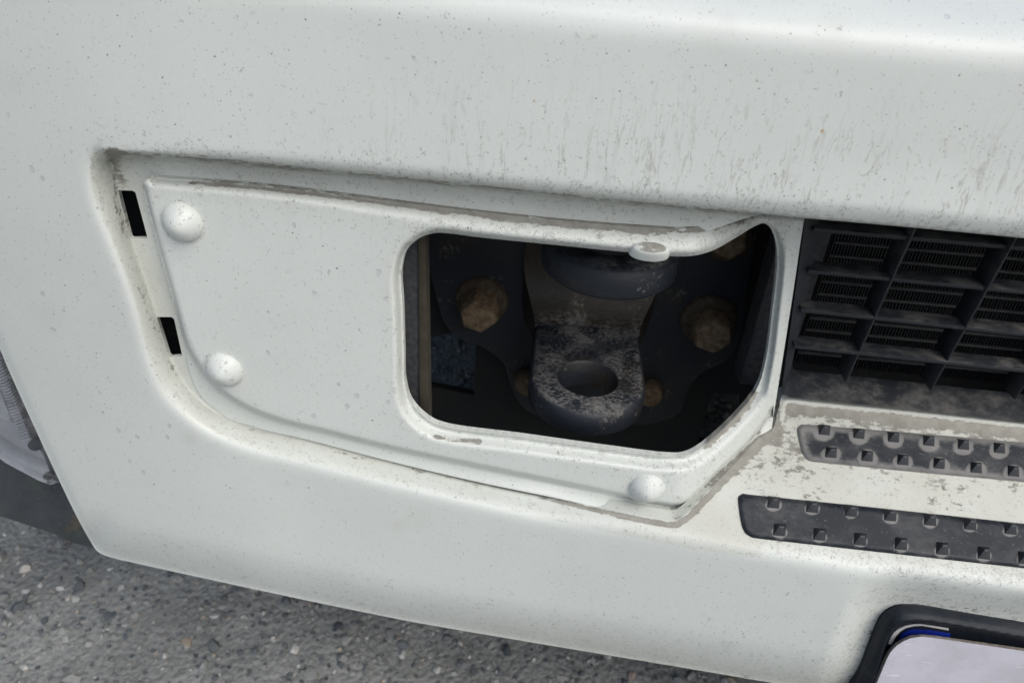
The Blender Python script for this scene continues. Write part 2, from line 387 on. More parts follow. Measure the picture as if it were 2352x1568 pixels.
# ------------------------------------------------------------------ ground
PHG = np.random.RandomState(3).rand(14, 4)
def gz(x, y): return sum(.0011*np.sin((a*14+3)*x+(b*14+3)*y*(1 if c > .5 else -1)+6.28*d) for a, b, c, d in PHG)
def gmesh():
    bm = bmesh.new(); n = 60
    xs = np.concatenate([[-60, -12, -4], np.linspace(-1.6, 1.8, 90), [4, 12, 60]]); ys = np.concatenate([[-60, -12, -3], np.linspace(-.9, 1.7, 70), [4, 12, 60]])
    rng = np.random.RandomState(3); V = []
    ph = rng.rand(14, 4)
    for y in ys:
        for x in xs:
            z = gz(x, y) if abs(x) < 3 and abs(y) < 3 else 0
            V.append((x, y, z))
    m = len(xs); Fc = [(j*m+i, j*m+i+1, (j+1)*m+i+1, (j+1)*m+i) for j in range(len(ys)-1) for i in range(m-1)]
    return V, Fc
V, Fc = gmesh(); g = mesh_obj('ground', V, Fc, M['ground']); g['kind'] = 'structure'; g['label'] = 'compacted grey gravel ground under the white bumper'; g['category'] = 'ground'
def gravel():
    rng = np.random.RandomState(5)
    bm = bmesh.new(); bmesh.ops.create_icosphere(bm, subdivisions=1, radius=1); base = np.array([v.co[:] for v in bm.verts]); fb = np.array([[v.index for v in f.verts] for f in bm.faces]); bm.free()
    n = 26000; x = rng.uniform(-1.15, .95, n); y = rng.uniform(-.5, 1.35, n)
    r = np.clip(rng.lognormal(math.log(.0033), .48, n), .0014, .012)
    VV = []; FF = []; TT = []; zz = gz(x, y)
    for i in range(n):
        v = base*(1+rng.uniform(-.28, .28, (12, 1))); s = np.array([1, rng.uniform(.6, 1), rng.uniform(.45, .8)])*r[i]
        a = rng.rand()*6.28; t = rng.uniform(-.4, .4); ca, sa, ct, st = math.cos(a), math.sin(a), math.cos(t), math.sin(t)
        v = v*s; v = v@np.array([[1, 0, 0], [0, ct, st], [0, -st, ct]])@np.array([[ca, sa, 0], [-sa, ca, 0], [0, 0, 1]])
        VV.append(v+[x[i], y[i], zz[i]+r[i]*rng.uniform(-.25, .35)]); FF.append(fb+12*i); TT.append(np.full(12, rng.beta(1.7, 1.6)))
    o = mesh_obj('gravel', np.concatenate(VV), np.concatenate(FF).tolist(), M['stone'], None, True, None, {'tint': np.concatenate(TT)})
    o.data.set_sharp_from_angle(angle=math.radians(35))
    o['kind'] = 'stuff'; o['label'] = 'loose grey and tan gravel stones on the ground'; o['category'] = 'gravel'
gravel()

# ------------------------------------------------------------------ traced outlines (2352 x 1568 grid)
XR = 2800
LIP = spline([(248, 344), (300, 350), (400, 357), (560, 372), (700, 385), (900, 405), (1100, 425), (1300, 447), (1500, 467), (1700, 487), (1850, 501), (2100, 523), (2352, 547), (2600, 571), (XR, 590)])
RIM = spline([(214, 352), (207, 400), (220, 465), (250, 535), (279, 604), (314, 708), (342, 820), (370, 892), (417, 943), (476, 987), (565, 1026), (700, 1061), (900, 1110), (1100, 1156), (1283, 1198), (1407, 1223), (1531, 1248), (1633, 1266), (1786, 1286), (1939, 1307), (2092, 1328), (2352, 1355), (XR, 1402)])
CON = spline([(246, 368, .004), (260, 400, .008), (272, 437, .010), (300, 545, .010), (345, 680, .010), (372, 760, .010), (396, 830, .010), (440, 901, .010), (506, 952, .010), (600, 985, .009), (700, 1008, .008), (900, 1060, .006), (1100, 1107, .003), (1283, 1145, -.002), (1407, 1173, -.008), (1531, 1196, -.0127), (1546, 1198, -.013), (1563, 1190, -.008), (1655, 1098, .022), (1743, 1006, .054)])
GRB = spline([(1743, 1006), (1772, 990), (1790, 930), (1797, 908), (1806, 906), (1825, 910), (2100, 938), (2352, 966), (XR, 1014)])
BOT = spline([(211, 1248), (221, 1263), (239, 1274), (264, 1282), (300, 1290), (422, 1317), (546, 1344), (744, 1386), (942, 1426), (1167, 1465), (1400, 1504), (1633, 1543), (1774, 1567), (2000, 1602), (2352, 1655), (XR, 1720)])
LEFT = spline([(-500, -300), (-225, 310), (0, 802), (18, 845), (137, 1105), (187, 1206), (211, 1248)])
TOPC = np.array([(-600, -190), (600, -75), (1200, -14), (1530, 16), (1900, 48), (2352, 84), (XR+200, 118)], float)
HOLD = spline([(1940, 1625), (1961, 1568), (2012, 1432), (2021, 1414), (2037, 1398), (2059, 1388), (2085, 1386), (2116, 1388), (2215, 1404), (2352, 1424), (2600, 1462)])
FACEB = spline([(328, 430), (345, 500), (372, 600), (400, 700), (425, 790), (440, 820), (475, 868), (520, 908), (580, 943), (650, 968), (760, 995), (900, 1030), (1100, 1072), (1283, 1109), (1432, 1140), (1531, 1160), (1556, 1161), (1581, 1150), (1655, 1080), (1730, 1005), (1775, 940)])
COVT = spline([(358, 408), (520, 420), (700, 438), (900, 463), (1100, 487), (1300, 508), (1480, 522), (1570, 526), (1625, 516), (1680, 500), (1720, 488), (1790, 480), (1852, 486)])
OPEN = spline([(922, 620), (925, 700), (928, 800), (931, 880), (945, 925), (985, 965), (1020, 980), (1200, 1005), (1400, 1033), (1530, 1049), (1570, 1048), (1605, 1031), (1680, 965), (1738, 893), (1758, 830), (1773, 720), (1785, 600), (1782, 555), (1770, 525), (1755, 513), (1735, 519), (1690, 546), (1640, 574), (1600, 586), (1560, 589), (1450, 580), (1250, 560), (1100, 545), (1030, 536), (1000, 535), (965, 546), (936, 572)], 5, True)
SLOT1 = [(271, 437), (304, 438), (311, 442), (338, 543), (337, 547), (303, 548), (299, 545)]
SLOT2 = [(360, 728), (394, 728), (400, 733), (418, 814), (417, 818), (391, 820), (387, 815)]

# ------------------------------------------------------------------ the truck
truck = link(bpy.data.objects.new('truck', None)); truck.location = (0, 0, 0)
truck['label'] = 'dirty white truck front with bumper, tow opening, black grille and treads'; truck['category'] = 'truck'

FD = Field(-520, XR+20, -320, 1760, 3.0); X, Y = FD.X, FD.Y
def pl_from(p1, p2):                             # plane holding p1, p2 and the X axis
    n = np.cross(p2-p1, [1, 0, 0]); n /= np.linalg.norm(n); return n if n[2] > 0 else -n
P1 = PY(np.array(1939.), np.array(920.), .09); P2 = PY(np.array(1939.), np.array(1307.), -.0375)
LN = pl_from(P1, P2)
def ledge_Y(px, py, lift=0.0):
    d = rays(px, py); t = ((P1+LN*lift-CAM)@LN)/(d@LN); return CAM[1]+d[..., 1]*t
def fascia(X, Y):
    yl = np.interp(X, [-500, 366, 700, 1100, 1283, 1531, 1939, 2352, XR], [-.012, -.014, -.014, -.020, -.023, -.0287, -.0375, -.041, -.042])
    yu = np.full(X.shape, -.020)
    F = yu+(yl-yu)*sstep(350, 1000, Y)
    xw = PY(X, Y, F)[..., 0]; q = np.clip(-.19-xw, 0, 1); F = F+.75*q*q
    return F
F = fascia(X, Y)
dT = np.interp(X, TOPC[:, 0], TOPC[:, 1])-Y; F = F+np.where(dT > 0, dT*.0005, 0)
dL = dist(X, Y, LIP); dR = dist(X, Y, RIM); dC, vC = dist(X, Y, CON, val=CON[:, 2]); dG = dist(X, Y, GRB)
rec = np.concatenate([LIP, RIM[::-1]]); inR = inside(X, Y, rec)
cpoly = np.concatenate([CON[:, :2], GRB, [(XR+400, 1000), (XR+400, 300), (246, 300)]]); inC = inside(X, Y, cpoly)
below = Y > np.interp(X, LIP[:, 0], LIP[:, 1])
# lip roll-under of the upper fascia, edge roll at the bottom
F = F+np.where(~below, np.interp(X, [300, 1400, 2000], [.004, .005, .007])*np.clip(1-dL/np.interp(X, [300, 1400, 2000], [22, 30, 46]), 0, 1)**2, 0)*sstep(260, 600, X)
dB = dist(X, Y, BOT); F = F+.016*np.clip(1-dB/95, 0, 1)**2.2
dE = dist(X, Y, LEFT); F = F+.004*np.clip(1-dE/16, 0, 1)**2
dH = dist(X, Y, HOLD); inH = inside(X, Y, np.concatenate([HOLD, [(2600, 1800), (1900, 1800)]]))
F = F+.014*np.where(inH, 1, 1-sstep(0, 85, dH))
floor = .0105+.0045*np.clip(1-dL/60, 0, 1)
s = dC/(dC+dR+1e-6); ruled = vC+(F-vC)*np.clip(s, 0, 1)
lw = np.interp(X, [230, 300, 480], [34, 16, 6])
aL = sstep(0, 1, dL/lw)
In = np.where(inC, floor, ruled); In = F+(In-F)*aL
left = np.where(inR, In, F)
lp = ledge_Y(X, Y)
bead = -.0035*np.clip(1-np.abs(dG-9)/9, 0, 1)*sstep(1780, 1830, X)
right = np.where(inC & (Y < 780), left, np.maximum(lp+bead, F))
right = np.where(below, right, F)
b = sstep(1180, 1480, X)
D0 = left+(right-left)*b
Bs = blur(D0, 1.0); Bm = blur(D0, 2.2); Bl = blur(D0, 4.6)
near = np.minimum(np.minimum(dL, dC+4), dG); wS = 1-sstep(10, 26, near)
wR = 1-sstep(20, 60, dR)
D = Bm*(1-wR)+Bl*wR; D = D*(1-wS)+Bs*wS
wTop = sstep(-120, -50, -np.abs(dT)); D = D*(1-wTop)+blur(D0, 15.0)*wTop
FD.setd(D)
# where dirt has gathered
def band(line, w): return np.exp(-(dist(X, Y, line)/w)**2)
seamT = spline([(400, 413), (520, 422), (700, 440), (900, 465), (1100, 489), (1300, 511), (1480, 524), (1580, 528)])
dirt = np.interp(X, [230, 330, 700, 1900, 2300], [.3, .62, .52, .46, .1])*band(LIP, 10)+.55*band(np.array([(262, 360), (275, 400), (290, 425)]), 26)
dirt += .22*np.where(below, 1, 0)*band(LIP, 26)*(X < 1860)
dirt += .50*band(spline([(255, 420), (290, 545), (330, 680), (365, 780), (400, 860)]), 22)
conr = spline([(1130, 1120), (1283, 1152), (1407, 1180), (1531, 1204), (1550, 1206), (1570, 1197), (1660, 1105), (1750, 1012), (1785, 985)])
wcon = np.interp(X, [1100, 1300, 1500, 1700], [3, 5, 9, 10])
dcon = dist(X, Y, conr); dirt += 1.0*np.exp(-(dcon/wcon)**4)*sstep(1050, 1350, X)
dirt += .5*band(spline([(560, 985), (700, 1018), (900, 1068), (1100, 1112)]), 12)
dgb = dist(X, Y, GRB+np.array([0, 26])); dirt += .48*np.exp(-(dgb/14)**2)*(X > 1780)
ledge = sstep(0, 40, np.where(inR & ~inC, dR, 0))*sstep(1560, 1800, X)
dirt += ledge*np.interp(dG, [20, 60, 170, 330], [.58, .57, .46, .30])
dirt += .42*np.exp(-(dB/34)**2)*sstep(600, 1500, X)
dirt += .48*np.where(inH, 0, 1)*np.exp(-(dH/22)**2)
dirt = dirt*(1-.85*np.exp(-((dG-9)/7)**2)*(X > 1790))
def blob(x, y, r, a): return a*np.exp(-((X-x)**2+(Y-y)**2)/r**2)
dirt += blob(437, 1005, 17, .45)+blob(960, 1190, 26, .36)+blob(110, 730, 40, .34)+blob(1920, 70, 40, .40)+blob(30, 190, 30, .3)+blob(915, 1205, 16, .45)
grime = .08+.42*np.exp(-(dL/60)**2)+.35*sstep(900, 1500, Y)*np.exp(-(dB/90)**2)+.35*np.exp(-(dR/70)**2)*inR+.5*np.exp(-(dH/70)**2)+.3*ledge
streak = np.where(below, 0, 1)*sstep(500, 1400, X)*(.35+.65*sstep(-40, 300, 420-dL*1.0))
streak = streak*sstep(420, 30, dL)
streak = np.clip(streak+.55*np.exp(-(dB/80)**2)*sstep(900, 1500, X), 0, 1)
hole = np.concatenate([
    spline([(370, 440), (520, 440), (700, 458), (900, 484), (1100, 507), (1300, 529), (1480, 545), (1560, 548), (1640, 526), (1700, 505), (1740, 494)])])
lipR = LIP[LIP[:, 0] > 1752]
grb_r = GRB[::-1]
conr2 = CON[CON[:, 0] > 1556][::-1, :2]
conr2 = conr2[conr2[:, 1] < 1195]
back = spline([(1546, 1196), (1531, 1194), (1407, 1171), (1283, 1143), (1180, 1121), (1100, 1098), (1000, 1064), (900, 1036), (760, 992), (650, 960), (540, 912), (490, 870), (455, 812), (420, 700), (385, 590), (362, 500), (360, 450)])
outer = np.concatenate([LEFT[:-1], BOT[:-1], [(XR, 1720)], [(XR, 1400)], grb_r[:-1], conr2, back, hole, lipR, [(XR, -300)]])
def skirt1(v):
    if v[1] > np.interp(v[0], BOT[:, 0], BOT[:, 1])-8: return (0, .006, .001)
    if v[0] < 425 and 430 < v[1] < 825: return (0, .001, 0)
    return (0, .004, 0)
def skirt2(v):
    if v[1] > np.interp(v[0], BOT[:, 0], BOT[:, 1])-8: return (0, .03, .002)
    if v[0] > 1740 and 480 < v[1] < 600: return (0, .06, -.004)
    if v[0] < 425 and 430 < v[1] < 825: return (0, .0035, 0)
    return (0, .012, 0)
bumper = sheet('bumper', outer, [np.array(SLOT1), np.array(SLOT2)], FD, M['paint'], truck, 6.0,
               [LIP, RIM, CON, GRB+np.array([0, 10])], (-9, -5, -2, 1, 4, 8, 13, 19), {'dirt': np.clip(dirt, 0, 1.3), 'grime': grime, 'streak': streak, 'film': np.clip(sstep(0, 60, np.where(inR & ~inC, dR, 0))*sstep(1350, 1700, X)+.55*inR*(X < 1750)+.5*np.exp(-(dB/55)**2)*sstep(500, 1500, X), 0, 1)}, (skirt1, skirt2))

# ------------------------------------------------------------------ tow cover plate with its opening
CF = Field(300, 1880, 380, 1230, 2.5); X, Y = CF.X, CF.Y
corner = spline([(328, 430), (331, 418), (342, 410), (358, 408)], 4)[1:-1]
conS = CON[(CON[:, 0] > 520)][:, :2]; conS = conS[:-1]
lowl = spline([(425, 790), (431, 830), (447, 882), (470, 918), (505, 947)], 6)[1:]
right_edge = np.array([(1745, 1004), (1757, 1003), (1770, 1000), (1776, 960), (1787, 890), (1800, 810), (1825, 650), (1838, 560), (1848, 500)], float)
outl = np.concatenate([FACEB[FACEB[:, 0] < 425], lowl, conS, right_edge, [(1852, 486)], COVT[::-1][1:], corner[::-1]])
xf = 1570+(1100-Y)*.05
k = 14.0; fold = np.logaddexp(0, (X-xf)/k)*k
Yc = -.005+fold*.00031
Yc = np.where(X > 1500, np.minimum(Yc, .060+.0*X), Yc)
Yc = blur(Yc, 3)
dFb = dist(X, Y, FACEB); fpoly = np.concatenate([FACEB, [(1852, 880), (1880, 400)], COVT[::-1]]); inF = inside(X, Y, fpoly)
dCn, vCn = dist(X, Y, CON, val=CON[:, 2])
Yface = Yc.copy()
dTp = dist(X, Y, COVT); wt = np.interp(X, [330, 700, 1400, 1600, 1750], [24, 30, 62, 66, 30])
Yc = Yc+.013*np.clip(1-dTp/wt, 0, 1)**2.0
Yc = Yc+.010*np.clip(1-dFb/10, 0, 1)**2*sstep(500, 430, X)
# skirt under the face on the right
sk = dFb/(dFb+dCn+1e-6)
Ysk = (Yface+.012)*(1-sk)+(vCn-.0015)*sk
Yc = np.where(inF, Yc+.006*np.clip(1-dFb/7, 0, 1)**2, np.where(Y > 700, Ysk, Yc))
# turned-in flange round the opening
dO = dist(X, Y, OPEN, True); gy, gx = np.gradient(dO)
gl = np.hypot(gx, gy)+1e-6; nx, ny = gx/gl, gy/gl
wf = 5+np.clip(ny, 0, 1)*27+np.abs(nx)*np.where(nx < 0, 13, 11)*(1-np.clip(-ny, 0, 1))
wf = blur(wf, 3)
Yc = Yc+.015*np.clip(1-dO/wf, 0, 1)**1.15*np.where(ny < -.6, .35, 1)
# raised line of the rear strip beside the grille
rs = np.array([(1818, 500), (1800, 640), (1783, 790), (1765, 905)], float); drs = dist(X, Y, rs)
Yc = np.where(X > 1500, Yc-.003*np.exp(-(drs/5)**2)*(Y > 520), Yc)
wO = 1-sstep(30, 55, dO); Yc = blur(Yc, .9)*(1-wO)+blur(Yc, 1.7)*wO; CF.setd(Yc)
X_, Y_ = X, Y
def band2(line, w): return np.exp(-(dist(X_, Y_, line)/w)**2)
cd_ = .80*sstep(350, 520, X_)*sstep(1640, 1480, X_)*np.exp(-(dist(X_, Y_, seamT+np.array([0, 3]))/np.interp(X_, [330, 900, 1500], [5, 6.5, 9]))**2)
cd_ += 1.0*band2(spline([(1590, 524), (1640, 512), (1700, 496)]), 11)
cd_ += .62*band2(np.array([(1000, 1004), (1040, 1010), (1100, 1014)]), 8)+.62*band2(np.array([(1620, 1030), (1660, 990), (1700, 950), (1735, 905)]), 8)
cd_ += .35*band2(FACEB, 9)+.16*band2(right_edge, 12)+.24*np.exp(-(dTp/48)**2)+.26*np.exp(-(dO/34)**2)
cd_ += .14*sstep(1560, 1700, X_)*sstep(850, 1000, Y_)
cg = .10+.28*np.exp(-(dTp/70)**2)+.30*np.exp(-(dO/50)**2)+.22*sstep(1300, 1600, X_)*sstep(1000, 1100, Y_)
cst = .35*np.exp(-(dTp/80)**2)
def sk2(v): return (0, .006, 0)
cover = sheet('tow_cover', outl, [OPEN], CF, M['paint'], truck, 5.5, [FACEB, COVT], (-11, -7, -4, -1.5, 1, 3.5, 7, 12), {'dirt': np.clip(cd_, 0, 1.3), 'grime': cg, 'streak': cst}, ((0, .003, 0), sk2))
cover['label'] = 'white riveted cover plate with rounded towing opening'

# rivet heads on the cover
def rivet(px, py, rpx, h, name='rivet', sx=1, sy=1, tilt=(0, -1, 0), mat=None):
    Yb = CF.sample(CF.D, np.array([px]), np.array([py]))[0]; o = PY(np.array(float(px)), np.array(float(py)), Yb)
    dep = (o-CAM)@FWD; R = rpx*dep/FPX; bm = bmesh.new(); prof = [(0, h)]
    for i in range(1, 25):
        q = i/24; dome = math.sqrt(max(0, 1-(q/.86)**2)); bell = .5+.5*math.cos(math.pi*q)
        prof.append((R*q, h*(.62*dome+.38*bell)-.0004*q**6))
    prof += [(R*1.0, -.003)]
    lathe(bm, prof, o+np.array([0, -.0004, 0]), tilt, 44, sx, sy); ob = bm_obj(name, bm, M['paint'], cover)
    at_ = ob.data.attributes.new('dirt', 'FLOAT', 'POINT'); nv = len(ob.data.vertices)
    at_.data.foreach_set('value', [.42 if (i-1)//44 >= 20 else .1 for i in range(nv)])
    at_ = ob.data.attributes.new('grime', 'FLOAT', 'POINT'); at_.data.foreach_set('value', [.3]*nv); return ob
rivet(420, 510, 55, .0115); rivet(515, 848, 51, .0110); rivet(1486, 1120, 47, .0105)
def knob():
    o = PY(np.array(1494.), np.array(568.), CF.sample(CF.D, np.array([1494.]), np.array([566.]))[0]); bm = bmesh.new()
    k = np.linalg.norm(o-CAM)/FPX
    prof = [(0, .0036), (.5, .0035), (.74, .0032), (.86, .0026), (.94, .0014), (1.0, -.0004), (1.04, -.0022), (1.06, -.006)]
    lathe(bm, [(r*43*k, h) for r, h in prof], o+np.array([0, -.0015, -.001]), (0, -.55, .84), 40, 1.0, .40); bmesh.ops.translate(bm, verts=bm.verts, vec=(0, 0, 0))
    ob = bm_obj('rivet', bm, M['paint'], cover); at_ = ob.data.attributes.new('dirt', 'FLOAT', 'POINT')
    at_.data.foreach_set('value', [.66 if i < 81 else .2 if i < 200 else 0. for i in range(len(ob.data.vertices))]); return ob
knob()

# ------------------------------------------------------------------ tread pads on the ledge
def pad(outline, studs, lift=.0035):
    xs = np.array(outline); f = Field(xs[:, 0].min()-12, xs[:, 0].max()+12, xs[:, 1].min()-12, xs[:, 1].max()+12, 2.5)
    d = dist(f.X, f.Y, outline, True); ins = inside(f.X, f.Y, outline)
    low = ledge_Y(f.X, f.Y, -.0005); hi = ledge_Y(f.X, f.Y, lift)
    q = np.clip(d/9, 0, 1); q = np.where(ins, np.sqrt(np.clip(1-(1-q)**2, 0, 1)), 0)
    f.setd(blur(low+(hi-low)*q, 1)); dd = np.zeros(f.X.shape)
    for sx, sy in studs: dd = np.maximum(dd, np.exp(-(((f.X-sx)/21)**2+((f.Y-sy-5)/17)**2)**2)*.82)
    dd = np.maximum(dd, .30*np.exp(-(d/16)**2))
    return f, dd
def studs_on(parent, studs, sz, lift=.0035):
    up = np.array(LN); e1 = np.array([1., 0, 0]); e2 = np.cross(up, e1)
    me0 = None
    for sx, sy in studs:
        o = PY(np.array(float(sx)), np.array(float(sy)), ledge_Y(np.array(float(sx)), np.array(float(sy)), lift))
        if me0 is None:
            bm = bmesh.new(); a = sz
            lo = [(-.5*a, -.52*a, -.001), (.5*a, -.52*a, -.001), (.5*a, .52*a, -.001), (-.5*a, .52*a, -.001)]
            hi = [(-.22*a, .06*a, .0052), (.18*a, .09*a, .0048), (.17*a, .26*a, .0046), (-.20*a, .24*a, .0046)]
            sk_ = -.18
            T = lambda p: e1*(p[0]+p[1]*sk_*-1)+e2*p[1]+up*p[2]
            prism(bm, [T(p) for p in hi], [T(p) for p in lo]); ob = bm_obj('stud', bm, M['stud'], parent, bevel=.0006, seg=2); me0 = ob.data
        else: ob = link(bpy.data.objects.new('stud', me0), parent)
        ob.location = o
M['stud'] = simple('worn_black_stud', (.015, .019, .025), (.032, .036, .042), 90, .5)
z4 = lambda L: [(1633.4+x*.3056, 875+y*.3056) for x, y in L]
s_low = z4([(470, 912), (762, 945), (1052, 975), (1347, 1008), (1647, 1042), (1947, 1075), (2250, 1108), (515, 1118), (815, 1152), (1120, 1188), (1427, 1222), (1738, 1258), (2050, 1292), (2355, 1328), (2560, 1142), (2665, 1362), (2870, 1176), (2975, 1396)])
s_up = z4([(852, 368), (1112, 395), (1372, 422), (1637, 449), (1897, 477), (2167, 504), (902, 537), (1174, 564), (1442, 592), (1714, 620), (1992, 650), (2272, 677), (2437, 531), (2552, 705), (2707, 558), (2832, 733)])
o_low = np.concatenate([spline([(1728, 1234), (1713, 1224), (1705, 1208), (1696, 1152), (1696, 1140), (1706, 1133)], 4), spline([(1720, 1135), (2000, 1164), (2352, 1202), (2600, 1229)], 10), [(2600, 1331)], spline([(2352, 1304), (2000, 1265), (1750, 1237)], 10)])
o_up = np.concatenate([spline([(1869, 1060), (1856, 1056), (1844, 1040), (1833, 998), (1832, 982), (1841, 974)], 4), spline([(1860, 975), (2100, 994), (2352, 1016), (2600, 1039)], 10), [(2600, 1132)], spline([(2352, 1106), (2100, 1083), (1890, 1062)], 10)])
for o_, st_, extra, lab in ((o_low, s_low, 0, 'black studded tread strip at the outer edge of the white ledge'), (o_up, s_up, .30, 'dusty black studded tread strip next to the grille')):
    f, dd = pad(o_, st_)
    t = sheet('tread_strip', o_, [], f, M['tread'], truck, 6, (), (0,), {'dirt': np.clip(dd+extra, 0, 1)}, ((0, .002, -.002),)); t['label'] = lab
    studs_on(t, st_, .0108 if extra == 0 else .0104)

# ------------------------------------------------------------------ grille
def T3(px, py, Yd): return PY(np.array(float(px)), np.array(float(py)), Yd)
grille = link(bpy.data.objects.new('grille', None), truck)
grille['label'] = 'dusty black plastic grille between the bumper lip and the ledge'
GY = .065
Rg = T3(1862, 505, GY); Lg = T3(1797, 885, GY)
def gframe():
    outp = [(1850, 470), (1846, 530), (1797, 885), (1801, 903), (1815, 912), (2100, 941), (2352, 969), (XR-20, 1017), (XR-20, 580), (2352, 530)]
    inn = [(1884, 480), (1878, 560), (1819, 836), (1821, 846), (1830, 850), (2100, 878), (2352, 905), (XR-60, 950), (XR-60, 590), (2352, 540)]
    P = PY(np.array(outp)[:, 0], np.array(outp)[:, 1], np.array([.068]*2+[.078]*2+[.080]*4+[.068]*2)); Q = PY(np.array(inn)[:, 0], np.array(inn)[:, 1], np.array([.078]*3+[.104]*5+[.078]*2))
    W = Q+np.array([[0, .05, 0]]*3+[[0, .003, -.03]]*5+[[0, .05, 0]]*2)
    n = len(P); V = list(P)+list(Q)+list(W); Fc = []
    for i in range(n):
        j = (i+1) % n; Fc += [(i, j, n+j, n+i), (n+i, n+j, 2*n+j, 2*n+i)]
    return mesh_obj('grille_frame', V, Fc, M['grille'], grille, False)
gframe()
def fin(top, bot):
    a = T3(*top, GY); b_ = T3(*bot, GY+.006); bm = bmesh.new(); e = np.array([.0016, 0, 0]); dp = np.array([0, .022, 0])
    prism(bm, [a-e*.5, a+e*.5, b_+e*.5, b_-e*.5], [a-e+dp, a+e+dp, b_+e+dp, b_-e+dp]); return bm_obj('fin', bm, M['grille'], grille, bevel=.0004, seg=1)
fin((2112, 505), (1943, 878)); fin((2350, 520), (2138, 897)); fin((2584, 545), (2331, 918)); fin((2815, 570), (2524, 940))
for l0, l1 in (((1868, 533), (2760, 613)), ((1855, 628), (2760, 716)), ((1838, 717), (2760, 817)), ((1823, 800), (2760, 899))):
    a = T3(*l0, GY+.004); b_ = T3(*l1, GY+.004); bm = bmesh.new()
    h = np.array([0, 0, .0030]); dp = np.array([0, .015, .0015])
    prism(bm, [a, b_, b_+h, a+h], [a+dp, b_+dp, b_+dp+h*.8, a+dp+h*.8]); bm_obj('slat', bm, M['grille'], grille, bevel=.0006, seg=2)
# radiator behind
rad = link(bpy.data.objects.new('radiator', None), truck); rad['label'] = 'dark radiator core seen through the grille'
RY = .150
zt = T3(2000, 470, RY)[2]; zb = T3(1900, 905, RY)[2]; xl = T3(1915, 560, RY)[0]; xr = T3(XR, 600, RY)[0]
bm = bmesh.new(); boxv(bm, (xl-.001, RY+.006, zb), (xr-xl, 0, 0), (0, .03, 0), (0, 0, zt-zb)); bm_obj('core', bm, M['core'], rad)
bm = bmesh.new(); boxv(bm, (xl-.045, RY+.002, zb), (.042, 0, 0), (0, .03, 0), (0, 0, zt-zb)); bm_obj('side_tank', bm, M['dark2'] if 'dark2' in M else M['bar'], rad, bevel=.002)
z = zt; i = 0; me0 = None
while z > zb+.035:
    if me0 is None:
        bm = bmesh.new(); boxv(bm, (xl, RY, 0), (xr-xl, 0, 0), (0, .008, 0), (0, 0, .0022)); ob = bm_obj('tube', bm, M['tube'], rad, bevel=.0005, seg=1); me0 = ob.data
    else: ob = link(bpy.data.objects.new('tube', me0), rad)
    ob.location = (0, 0, z); z -= .0125
def corrug():
    V = []; Fc = []; x = xl; rng = random.Random(2)
    while x < xr:
        w = .0007; b0 = len(V); sh = rng.uniform(-.0004, .0004)
        V += [(x, RY+.002, zb+.03), (x+w, RY+.002, zb+.03), (x+w+sh, RY+.002, zt), (x+sh, RY+.002, zt), (x, RY+.0065, zb+.03), (x+w, RY+.0065, zb+.03), (x+w+sh, RY+.0065, zt), (x+sh, RY+.0065, zt)]
        Fc += [(b0, b0+1, b0+2, b0+3), (b0, b0+3, b0+7, b0+4), (b0+1, b0+5, b0+6, b0+2)]; x += .0027+rng.uniform(-.0003, .0003)
    o = mesh_obj('corrugated_fins', V, Fc, M['core2'], rad, False); o['kind'] = 'stuff'
M['core2'] = simple('radiator_fin_grey', (.012, .0135, .016), (.022, .024, .026), 150, .6)
corrug()

# ------------------------------------------------------------------ towing bracket
tow = link(bpy.data.objects.new('tow_bracket', None), truck)
tow['label'] = 'dusty black cast tow bracket with two ring lugs behind the opening'
def eye(px, py, Yc, R, r, thick, back, name='ring_lug', under=None):
    """Horizontal lug: round nose with a pin hole, straight sides running back into the casting."""
    o = T3(px, py, Yc); n = 48; outr = []; inr = []; 
    ang = np.linspace(0, 2*math.pi, n, endpoint=False)
    inn = [(r*math.cos(a), r*math.sin(a)) for a in ang]
    out = []
    for a in ang:
        x, y = R*math.cos(a), R*math.sin(a)
        if y > 0: x = math.copysign(R*(1+.0*y), x) if abs(math.cos(a)) > .38 else x/.38/1.0; y = back*min(1, math.sin(a)/.925); x = max(-R, min(R, x))
        out.append((x, y))
    bm = bmesh.new()
    b = .0042
    rings = [([((x/ R)*(R-b) if abs(x) > 0 else 0, y*(1-b/R) if y < 0 else y) for x, y in out], 0), (out, -b), (out, -thick+b), ([(x*(1-b/R), y*(1-b/R) if y < 0 else y) for x, y in out], -thick)]
    irs = [([(x*1.07, y*1.07) for x, y in inn], 0), (inn, -.0022), (inn, -thick)]
    def mk(L): return [[bm.verts.new((o[0]+x, o[1]+y, o[2]+zz)) for x, y in q] for q, zz in L]
    A = mk(rings); B = mk(irs)
    def br(a, c):
        for i in range(n): bm.faces.new((a[i], a[(i+1) % n], c[(i+1) % n], c[i]))
    for a, c in zip(A, A[1:]): br(a, c)
    for a, c in zip(B, B[1:]): br(a, c)
    br(A[0], B[0]); br(A[-1], B[-1])
    return bm_obj(name, bm, M['cast'], tow), o
kpm = lambda px, py, Yd: np.linalg.norm((T3(px, py, Yd)-CAM)@FWD)/FPX
LY = .088
kk = kpm(1350, 873, LY)
lug1, o1 = eye(1350, 868, LY, 134*kk, 66*kk, .026, .10)
zt2 = T3(1387, 612, o1[1]-134*kk)[2]
kk2 = kk
def at(x, y, z):
    return np.array([x, y, z])
